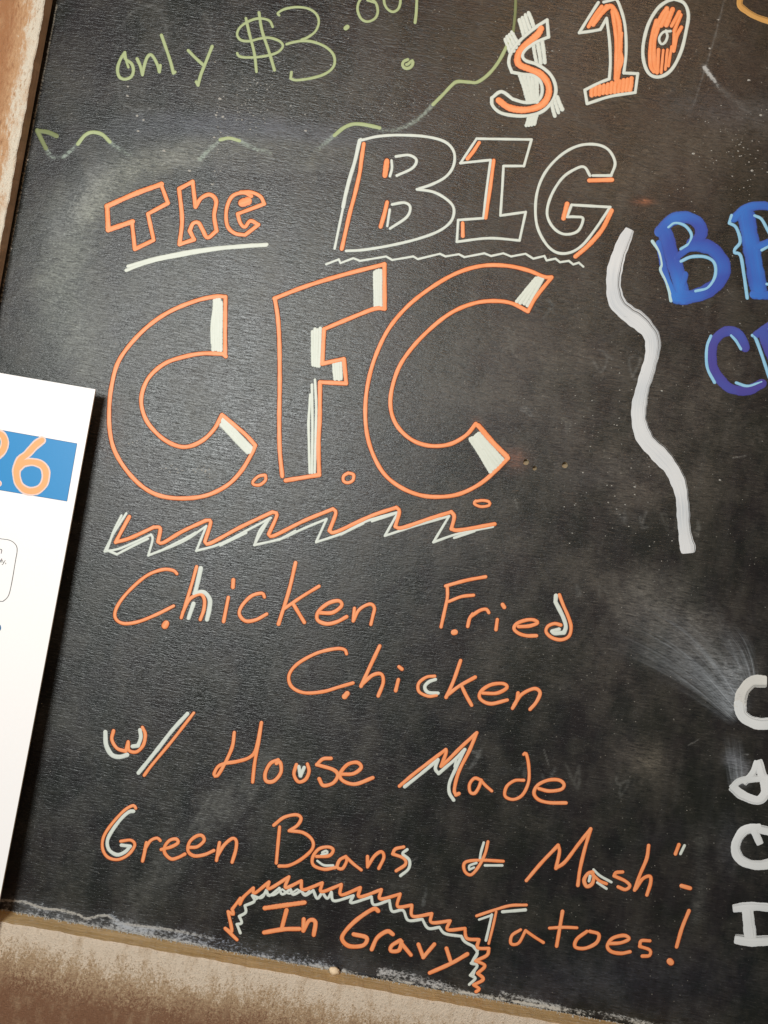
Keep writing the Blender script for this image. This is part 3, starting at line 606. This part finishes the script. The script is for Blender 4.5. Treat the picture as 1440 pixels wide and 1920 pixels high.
word('the word Fried', 'M', [
    ('F', [(o, 27, '522 126 380 152 222 195'), (o, 26, '235 200 235 280 215 380 188 502'), (o, 25, '432 264 340 275 245 312'), (o, 42, '283 543 293 541')]),
    ('r', [(o, 27, '388 498 402 440 425 405'), (o, 27, '410 425 480 378 528 370 546 395')]),
    ('i', [(o, 28, '610 447 600 522'), (o, 32, '650 335 662 354')]),
    ('e', [(o, 28, '770 500 850 495 912 472 885 450 830 450 760 475 735 515 770 550 830 568 903 568')]),
    ('d', [(wh, 32, '1050 268 1046 315 | 1080 380 1108 440 1124 500 1110 545 | 1040 550 1022 535 | 1072 520'), (o, 27, '1076 262 1105 340 1140 420 1163 500 1148 570 1090 598 1020 583 976 540 990 497 1040 477 1086 488')])])
word('the lower word Chicken', 'N', [
    ('C', [(o, 17, '385 92 375 72 330 68 240 90 150 140 108 195 120 250 180 280 270 275 350 252 416 233'), (o, 28, '376 298 388 284')]),
    ('h', [(o, 19, '545 55 500 150 455 248'), (o, 18, '460 240 510 196 552 190 562 230 538 295')]),
    ('i', [(o, 18, '635 217 622 270'), (o, 19, '638 155 652 166')]),
    ('c', [(wh, 17, '814 216 782 228 762 252 778 278 826 282'), (o, 16, '810 200 770 205 733 235 735 275 780 297 818 292')]),
    ('k', [(o, 18, '935 125 900 225 865 302'), (o, 18, '1005 205 930 247 870 292'), (o, 18, '940 248 960 290 988 340')]),
    ('e', [(o, 18, '1042 282 1110 282 1158 256 1140 236 1080 242 1032 275 1030 310 1080 333 1160 315')]),
    ('n', [(o, 18, '1212 282 1205 320 1185 355'), (o, 18, '1192 340 1230 288 1290 260 1318 280 1300 325 1270 360')])])
L('letter', 'orange letter w of w slash with white shading', 'O', [(wh, 23, '72 138 76 200 102 248 140 260 178 250'), (wh, 20, '242 128 246 165 232 205 | 206 208'), (o, 18, '112 132 104 175 130 218 172 232 | 184 186'), (o, 18, '184 190 188 228 225 235 258 202 268 150 254 115')])
L('slash', 'orange slash with a white twin stroke', 'O', [(wh, 20, '475 48 400 130 330 220 235 338'), (o, 16, '506 44 400 180 300 300 263 350')])
word('the word House', 'O', [
    ('H', [(o, 18, '705 140 695 210 660 290 622 352 606 345 625 308 660 292 720 282 780 262 812 220 838 92'), (o, 18, '838 92 825 180 805 290 795 383')]),
    ('o', [(o, 19, '920 275 882 292 857 340 862 378 900 378 934 335 930 285 912 292')]),
    ('u', [(wh, 19, '1022 308 1030 352 | 1048 312'), (o, 18, '1010 298 998 345 1020 382 1055 370 1072 330 1064 295')]),
    ('s', [(o, 19, '1180 267 1140 270 1110 298 | 1190 322 1213 350 1190 388 1142 400 1122 368')]),
    ('e', [(o, 19, '1228 345 1290 342 1328 312 1308 287 1260 298 1224 345 1240 378 1300 393 1385 362')])])
word('the word Made', 'P', [
    ('M', [(wh, 26, '116 460 230 370 365 258 | 345 325 370 362 | 430 310 500 250 566 182'), (wh, 26, '560 192 500 320 452 430 450 505 482 560'), (wh, 20, '505 245 490 310'), (o, 28, '76 456 200 352 424 182 | 425 210 388 308 | 430 272 540 162 656 56 | 600 190 520 350 488 480 500 522 | 522 512')]),
    ('a', [(o, 26, '688 412 640 397 602 442 606 500 640 510 670 468 690 412'), (o, 25, '685 410 720 450 768 492')]),
    ('d', [(o, 25, '1008 218 1026 212 1045 300 1045 420 1000 520 930 556 868 530 880 460 940 415 1008 412')]),
    ('e', [(o, 27, '1122 475 1200 493 1290 480 1310 442 1270 410 1190 412 1112 450 1085 510 1120 558 1200 580 1325 582')])])
word('the word Green', 'Q', [
    ('G', [(wh, 32, '372 145 335 150 270 205 190 310 146 400 160 480 230 524 300 498 345 450 | 268 440'), (o, 28, '392 118 370 95 290 140 180 260 112 370 104 470 150 545 240 565 330 520 384 440 350 397 262 406')]),
    ('r', [(o, 31, '485 418 470 500 452 578'), (o, 29, '470 480 520 402 578 378 606 400')]),
    ('e', [(o, 31, '615 478 700 455 760 420 745 387 690 397 646 450 646 510 700 560 760 548 820 518')]),
    ('e', [(o, 31, '860 460 930 453 988 400 970 357 920 362 862 412 848 490 900 533 990 523 1072 487')]),
    ('n', [(o, 31, '1122 418 1110 490 1096 572'), (o, 31, '1108 530 1160 442 1232 382 1268 402 1264 480 1232 588')])])
word('the word Beans', 'R', [
    ('B', [(o, 20, '105 155 95 260 86 362'), (o, 20, '72 145 130 100 200 85 228 105 208 145 160 177 | 240 188 292 230 292 282 230 340 160 376 102 380')]),
    ('e', [(wh, 14, '345 315 380 305 372 292 350 302'), (wh, 14, '322 350 360 375 412 376'), (o, 20, '318 325 390 320 413 287 385 270 330 282 295 330 300 375 360 398 425 388')]),
    ('a', [(o, 20, '485 325 450 345 436 385 465 395 490 352 486 325'), (o, 19, '490 330 530 368 574 402')]),
    ('n', [(o, 20, '610 325 610 385 | 650 322 690 297 704 330 675 393')]),
    ('s', [(wh, 18, '838 285 812 310 850 345 846 395 800 435'), (o, 20, '818 270 770 282 755 310 | 818 335 828 370 775 407')])])
L('ampersand', 'orange ampersand with white shading between Beans and Mash', 'R', [(wh, 15, '1278 245 1262 300 1256 338'), (wh, 15, '1285 376 1384 376'), (wh, 14, '1236 362 1195 378 1196 400 | 1222 388'), (o, 19, '1302 240 1285 310 1250 380 1205 430 1168 408 1172 358 1260 346 1390 352')])
word('the word Mash', 'T', [
    ('M', [(o, 28, '108 484 220 352 346 220 | 356 270 330 392 | 400 342 500 210 590 98 | 545 250 510 400 494 520')]),
    ('a', [(o, 30, '608 420 570 432 541 480 560 528 600 510 614 460 602 425'), (o, 26, '622 455 660 490 708 508'), (wh, 20, '612 402 660 448 745 496'), (wh, 20, '640 500 708 545'), (wh, 22, '586 452 578 488')]),
    ('s', [(o, 27, '830 420 780 425 766 450 | 850 488 884 525 850 552 797 532')]),
    ('h', [(o, 28, '1025 222 1010 320 960 440 920 555'), (o, 28, '930 545 980 472 1034 452 1040 500 1012 592')])])
L('quotation_mark', 'orange and white closing quotation mark', 'T', [(o, 29, '1252 216 1226 284'), (wh, 22, '1294 222 1264 284')])
L('hyphen', 'short orange dash after Mash', 'T', [(o, 32, '1272 524 1336 542')])
L('wavy_border', 'orange wavy border arching over In Gravy, white wave inside it', 'U', [(wh, 15, '135 318 118 275 | 142 268 130 235 | 162 215 158 182 | 205 160 195 132 | 240 142 265 105 | 280 132 330 95 | 345 125 385 100 | 400 126 440 106 | 460 130 500 106 | 520 146 545 115 | 570 146 590 115 | 605 158 700 132 | 690 168 790 138 | 805 178 880 155 | 895 210 948 205 975 255 1045 250 | 1075 295 1130 290 | 1160 322 1240 335 | 1258 362 1300 385 | 1320 420 1290 470 | 1320 482 1285 530 | 1310 545 1280 576'),
   (wh, 10, '215 150 260 118 | 300 130 345 100 | 380 122 420 100 | 460 122 480 108'), (wh, 9, '1325 405 1298 450 1290 470'), (wh, 9, '1318 478 1298 540'),
   (o, 18, '118 352 60 296 | 92 310 74 212 | 100 225 94 200 | 135 146 | 132 176 150 140 200 94 | 206 120 278 64 | 278 98 378 38 | 362 92 440 58 | 450 102 545 68 | 542 112 640 76 | 640 128 735 92 | 732 138 840 102 | 836 148 934 124 | 922 186 992 180 | 998 235 1092 222 | 1092 266 1184 258 | 1172 302 1258 296 | 1268 345 1328 352 | 1322 392 1378 396 | 1368 430 1312 458 | 1358 482 1322 520 | 1350 550 1302 578 | 1330 598 1314 612')])
word('the word In', 'U', [
    ('I', [(o, 24, '258 194 456 166'), (o, 22, '366 205 340 303'), (o, 23, '254 316 350 300 430 298')]),
    ('n', [(o, 22, '452 250 450 306 | 480 256 510 264 502 328')])])
word('the word Gravy', 'U', [
    ('G', [(o, 22, '824 208 800 198 720 250 660 310 644 350 680 384 750 380 766 342 702 325')]),
    ('r', [(o, 22, '792 400 820 342 870 310 898 325')]),
    ('a', [(o, 21, '935 355 892 382 888 408 928 405 942 362'), (o, 21, '942 372 988 428')]),
    ('v', [(o, 21, '1026 376 1050 440 | 1105 375')]),
    ('y', [(o, 21, '1166 396 1186 458'), (o, 21, '1270 424 1190 470 1082 518')])])
word('the word Tatoes', 'V', [
    ('T', [(wh, 14, '60 178 140 150'), (wh, 20, '204 130 344 118'), (wh, 17, '138 148 122 220 102 305'), (o, 19, '45 155 150 120 250 92 350 88'), (o, 17, '165 130 145 220 119 325')]),
    ('a', [(o, 20, '315 240 262 275 256 325 302 322 344 248'), (o, 20, '346 246 400 284 454 318')]),
    ('t', [(o, 23, '572 128 560 200 536 340'), (o, 20, '492 230 580 225 660 228')]),
    ('o', [(o, 23, '722 250 660 298 650 345 710 354 780 320 794 268 740 250')]),
    ('e', [(o, 23, '855 325 930 320 980 296 950 275 880 292 847 338 870 373 930 385 986 375')]),
    ('s', [(o, 22, '1108 308 1055 308 1046 342 | 1108 365 1105 398 1062 402')])])
L('exclamation_mark', 'orange exclamation mark after Tatoes', 'V', [(o, 24, '1348 124 1305 230 1272 345'), (o, 42, '1231 434 1237 440')])
# --- right-hand column
def brush_path(name, label, mat, pts):
    acc = ([], [], [], []); ribbon(acc, pts, None, .00012, .0003, 0, rag=.015, blunt=True) if False else None
    P = [np.array(p, float) for p in pts]
    acc = ([], [], [], []); ribbon(acc, P, np.array([0]), .00010, .00012, 0, rag=.012, blunt=True)
    return mesh_obj(name, acc[0], acc[1], [M[mat]], board, uv=acc[2], mi=acc[3], smooth=True, label=label)
brush_path('squiggle', 'broad white brushed S-shaped line right of BIG C F C', 'brush', [(1180, 432, 19), (1170, 453, 24), (1160, 479, 27), (1152, 511, 28), (1151, 540, 29), (1158, 568, 31), (1178, 588, 33), (1202, 605, 33), (1222, 630, 30), (1224, 659, 28), (1216, 692, 26), (1205, 728, 26), (1198, 766, 28), (1199, 794, 29), (1211, 825, 31), (1235, 850, 33), (1259, 878, 30), (1274, 910, 27), (1280, 944, 24), (1282, 981, 24), (1286, 1012, 25), (1289, 1024, 29), (1290, 1033, 27)])
L('letter', 'blue brushed letter B at the right edge, with pale blue highlights', 'I', [('blue', 130, '650 330 700 500 745 640 780 800'), ('blue', 105, '610 300 700 215 810 195 900 240 925 320 870 410'), ('blue', 120, '870 400 1010 440 1095 560 1070 680 960 770 810 815 745 810'), ('blue', 60, '600 400 650 640 720 800'), ('blue', 60, '740 500 820 440 890 430'), ('blue', 60, '800 640 780 760 900 800'),
   ('pale_sky', 26, '548 380 600 460 622 560 612 600 650 680 678 760 692 838'), ('sky', 24, '670 272 722 238 800 260 850 330 825 400 768 440'), ('sky', 26, '768 535 850 500 960 502 1028 550 1032 650 975 738 882 765')])
L('letter', 'blue brushed letter after the B, cut by the picture edge', 'I', [('blue', 150, '1275 200 1310 400 1340 600 1370 760'), ('blue', 75, '1180 200 1270 125 1400 105 1500 130'), ('blue', 70, '1360 420 1480 380'), ('blue', 80, '1340 790 1500 800'), ('sky', 26, '1160 182 1142 240 | 1195 275 1226 380 1185 440 | 1182 468 1228 490 1255 640 1280 818'), ('sky', 24, '1336 182 1390 210 1440 300 1470 360'), ('sky', 24, '1392 448 1460 410'), ('sky', 22, '1430 710 1480 720')])
L('letter', 'violet blue brushed letter C in the second row at the right edge', 'I', [('purple', 85, '1262 1195 1225 1110 1150 1072 1070 1100 1010 1190 1012 1330 1060 1430 1150 1515 1280 1530 1390 1480'), ('sky', 26, '1000 1112 970 1200 972 1350 1028 1468'), ('sky', 24, '1155 1104 1195 1150 1232 1210'), ('sky', 24, '1195 1472 1285 1498 1392 1464')])
L('letter', 'violet letter with a blue highlight beside the C, cut by the picture edge', 'I', [('purple', 70, '1350 1100 1440 1040 1500 1010'), ('purple', 110, '1420 1120 1490 1300 1520 1400'), ('sky', 26, '1320 1106 1345 1130 1390 1250 1450 1430'), ('sky', 20, '1425 1055 1480 1050')])
L('letter', 'broad white chalk letter C at the right edge, smeared on its left', 'X', [('rubbed', 60, '625 368 560 370 512 425 500 490'), ('chalkwhite', 58, '498 470 515 540 590 578 690 572')])
L('letter', 'broad white chalk letter with a triangular loop at the right edge', 'X', [('chalkwhite', 46, '590 768 615 850 628 920 590 962 510 935 462 895'), ('chalkwhite', 36, '588 772 562 830 520 872'), ('chalkwhite', 34, '458 900 500 864 570 855 690 846'), ('chalkwhite', 40, '640 860 640 930')])
L('letter', 'broad white chalk letter O at the right edge', 'X', [('chalkwhite', 48, '600 1100 520 1115 478 1190 500 1255 570 1285 650 1275 700 1220'), ('chalkwhite', 42, '600 1105 660 1125 700 1180'), ('chalkwhite', 38, '572 1115 600 1178')])
L('letter', 'broad white chalk letter I at the right edge', 'X', [('chalkwhite', 44, '470 1502 560 1492 690 1502'), ('chalkwhite', 60, '538 1515 552 1645'), ('chalkwhite', 54, '480 1655 560 1665 690 1660')])

def smear(label, pts, z):
    P = catmull(pts, 4); n = len(P); V = []; F = []; U = []; mv = 9
    for i in range(n):
        a = P[max(i-1, 0)]; b = P[min(i+1, n-1)]; T = b[:2]-a[:2]; T /= np.hypot(*T)+1e-9; Nn = np.array([-T[1], T[0]])
        for k in range(mv):
            v = -1+2*k/(mv-1); q = P[i][:2]+Nn*v*P[i][2]*.5; V.append(tuple(at(q[0], q[1], z))); U.append((i/(n-1), v*.5+.5))
    for i in range(n-1):
        for k in range(mv-1): a = i*mv+k; F.append((a, a+1, a+mv+1, a+mv))
    mesh_obj('chalk_smear', V, F, M['smear'], board, uv=U, label=label)
smear('streaky white wipe fanning up and left from the broad letter C', [(1392, 1345, 60), (1362, 1310, 84), (1318, 1262, 120), (1262, 1215, 150), (1200, 1180, 160), (1140, 1150, 170)], .00004)
smear('short soft wipe above the broad letter C', [(1408, 1275, 34), (1398, 1240, 50), (1380, 1205, 60), (1350, 1170, 60)], .00006)
smear('short wipe above the looped letter', [(1384, 1474, 42), (1380, 1440, 44), (1376, 1405, 46), (1372, 1370, 46)], .00004)
# ------------------------------------------------------------------ chalk flecks stuck on the board, crumbs on the ledge
def flecks():
    V = []; F = []
    def one(px, py, r, el=1.6):
        c = at(px, py); b = len(V); n = 6; h = .0002+r*S*.3; a0 = random.uniform(0, 6)
        for k in range(n):
            a = a0+k*2*math.pi/n; rr = r*S*random.uniform(.6, 1.1); V.append((c.x+rr*el*math.cos(a), -.00003, c.z+rr*math.sin(a)))
        V.append((c.x, -h, c.z))
        for k in range(n): F.append((b+k, b+(k+1) % n, b+n))
    def cluster(x, y, sx, sy, n, r0, r1, slope=0):
        for _ in range(int(n*.6)):
            dx = random.gauss(0, sx); one(x+dx, y+random.gauss(0, sy)+slope*dx, random.uniform(r0, r1))
    for x, y, r in ((240, 162, 2.2), (239, 180, 2.2), (257, 217, 2.2), (269, 225, 2.2), (259, 246, 2.2), (307, 283, 2.6), (355, 320, 2.4), (412, 185, 2.5), (418, 219, 2.4), (405, 216, 2.2), (398, 346, 2), (51, 300, 2.4), (21, 466, 2), (402, 258, 2), (573, 245, 2), (1300, 288, 2.4), (1404, 150, 2.6), (1426, 216, 2), (1410, 320, 2.4), (1331, 91, 1.8), (1347, 37, 1.6), (1190, 913, 2), (1241, 733, 2), (1350, 900, 1.8), (620, 122, 1.6)):
        one(x, y, r)
    cluster(460, 190, 22, 30, 110, .5, 1.3); cluster(408, 240, 6, 60, 45, .5, 1.4); cluster(640, 190, 90, 30, 70, .4, 1.2); cluster(770, 190, 40, 25, 60, .4, 1.2)
    cluster(560, 110, 80, 60, 60, .4, 1); cluster(1400, 280, 40, 60, 120, .4, 1.3); cluster(1020, 92, 12, 6, 30, .5, 1.3); cluster(900, 140, 60, 60, 70, .4, 1)
    cluster(320, 878, 22, 3, 24, .6, 1.5, .12); cluster(385, 884, 12, 6, 24, .6, 1.6, .35); cluster(250, 832, 8, 4, 12, .5, 1.2)
    cluster(1180, 770, 60, 60, 60, .4, 1.2); cluster(1150, 960, 60, 50, 60, .4, 1.2); cluster(1350, 500, 60, 120, 60, .4, 1.1)
    for _ in range(260): one(random.uniform(100, 1435), random.uniform(5, 1000), random.uniform(.3, .8))
    for _ in range(160): one(random.uniform(60, 1435), random.uniform(1000, 1800), random.uniform(.3, .8))
    ob = mesh_obj('chalk_flecks', V, F, M['fleck'], board); ob['kind'] = 'stuff'
flecks()
def lumps(name, items, mat):
    V = []; F = []
    for (c, r) in items:
        b = len(V); n = 7
        for j, (f, hh) in enumerate(((1.0, -.9), (1.08, -.1), (.72, .65))):
            for k in range(n):
                a = k*2*math.pi/n+j*.3; q = r*f*random.uniform(.8, 1.15); V.append((c[0]+q*math.cos(a), c[1]+q*math.sin(a), c[2]+r*hh))
        V.append((c[0], c[1], c[2]+r*.95))
        for j in range(2):
            for k in range(n): F.append((b+j*n+k, b+j*n+(k+1) % n, b+(j+1)*n+(k+1) % n, b+(j+1)*n+k))
        for k in range(n): F.append((b+2*n+k, b+2*n+(k+1) % n, b+3*n))
        F.append(tuple(b+n-1-k for k in range(n)))
    return mesh_obj(name, V, F, mat)
its = []
for _ in range(900):
    x = random.uniform(XL, .45); r = random.choice([.0003, .0004, .0005, .0007]) * random.uniform(.7, 1.3)
    if random.random() < .03: r *= 2
    y = -abs(random.gauss(0, .0022))-r
    its.append(((x, y, ZB+r*.8), r))
cd = lumps('chalk_dust', its, M['fleck']); cd['kind'] = 'stuff'; cd['label'] = 'line of fine white chalk dust lying on the lower ledge of the board'; cd['category'] = 'chalk dust'
p = at(625, 1823); cb = lumps('chalk_crumb', [((0, 0, 0), .0046), ((.0026, .001, -.001), .0034), ((-.0022, 0, .0008), .0032)], M['crumb']); cb.location = (p.x, -.008, ZB+.0046); cb.scale = (1.1, .7, .85)
cb.data.polygons.foreach_set('use_smooth', [True]*len(cb.data.polygons))
cb['label'] = 'small cream lump of chalk on the ledge below the words In Gravy'; cb['category'] = 'chalk crumb'

# ------------------------------------------------------------------ the white card over the left of the frame
card = thing('poster', 'white printed card with an orange 6 on a blue band, over the left frame', 'poster')
def hc(px, py): return H+.0002+.010*min(1.4, max(0, (py-730)/900))   # the card leans out towards its foot
Tk = .0026
TR, TL, BR, BL = (179, 730), (-380, 634), (-108, 2240), (-680, 2140)
def card_box():
    V = []; F = []; mi = []; n = 24
    for i in range(n+1):
        t = i/n; l = np.array(TL)*(1-t)+np.array(BL)*t; r = np.array(TR)*(1-t)+np.array(BR)*t
        r = r+np.array([2.6*math.sin(t*math.pi*1.2), 0])
        for q in (l, r):
            V.append(tuple(at(q[0], q[1], hc(*q)+Tk))); f_ = at(q[0], q[1], hc(*q)+Tk); V.append((f_.x, f_.y+Tk, f_.z))
    for i in range(n):
        a = i*4; b = a+4
        F += [(a, b, b+2, a+2), (a+1, a+3, b+3, b+1), (a+2, b+2, b+3, a+3), (a, a+1, b+1, b)]; mi += [0, 0, 1, 1]
    F += [(0, 2, 3, 1), (n*4, n*4+1, n*4+3, n*4+2)]; mi += [1, 1]
    return mesh_obj('card_sheet', V, F, [M['paper'], M['paper_edge']], card, mi=mi)
card_box()
hp = lambda x, y: hc(x, y)+Tk
def poly(name, pts, mat, lift, parent, label=None):
    V = [tuple(at(x, y, hp(x, y)+lift)) for x, y in pts]; return mesh_obj(name, V, [tuple(range(len(V)))[::-1]], M[mat], parent, label=label)
def strip(name, pts, mat, parent, lift):
    V = []; F = []; n = len(pts)//2
band = []
def quad_grid(name, a, b, c, d, mat, lift, parent, n=8):
    V = []; F = []; a, b, c, d = map(np.array, (a, b, c, d))
    for i in range(n+1):
        t = i/n; l = a*(1-t)+d*t; r = b*(1-t)+c*t
        for q in (l, r): V.append(tuple(at(q[0], q[1], hp(*q)+lift)))
    F = [(2*i, 2*i+2, 2*i+3, 2*i+1) for i in range(n)]
    return mesh_obj(name, V, F, M[mat], parent)
quad_grid('band_border', (-300, 752.5), (144.9, 831.3), (125.9, 940.3), (-320, 866), 'band_line', .00015, card)
quad_grid('blue_band', (-300, 753.6), (143.9, 832.3), (125.0, 939.2), (-320, 864.8), 'band', .0003, card)
six = '705 412 600 490 460 640 340 740 285 880 280 1010 320 1150 420 1245 530 1270 650 1240 750 1130 775 960 730 850 640 795 520 775 400 795 320 860'
L('digit', 'orange digit 6 with a pale rim', 'Z', [('peach_rim', 146, six), ('peach', 112, six)], card, hp, .00003, .00045)
two = '-200 330 -60 290 40 330 82 440 50 570 -60 680 -200 760'
L('digit', 'orange digit cut by the left picture edge', 'Z', [('peach_rim', 146, two), ('peach', 112, two)], card, hp, .00003, .00045)
L('digit_foot', 'orange foot of the cut digit', 'Z', [('peach_rim', 110, '-160 1120 -25 1140'), ('peach', 84, '-160 1120 -25 1140')], card, hp, .00003, .00045)
L('rounded_frame', 'thin grey rounded outline', 'AB', [('grey', 9, '-300 150 0 205 110 222 175 255 215 310 218 380 200 480 160 720 125 890 95 960 45 1005 0 1012 -300 985')], card, hp, .00003, .0003)
L('printed_text', 'small grey word ending in n', 'AB', [('grey', 9, '-30 340 -34 385'), ('grey', 9, '-10 345 15 342 22 360 14 395'), ('grey', 9, '-10 345 -18 388')], card, hp, .00003, .0003)
L('printed_text', 'small grey word ending in dy', 'AB', [('grey', 7, '12 475 8 490 -4 508 -14 500 -8 488 6 490'), ('grey', 7, '22 462 12 516'), ('grey', 7, '30 482 40 515'), ('grey', 7, '66 486 45 520 34 538 24 540'), ('grey', 8, '74 518 71 530')], card, hp, .00003, .0003)
L('printed_dot', 'dark teal round shape cut by the picture edge', 'AB', [('teal', 120, '-60 1350 -46 1352')], card, hp, .00003, .0003)
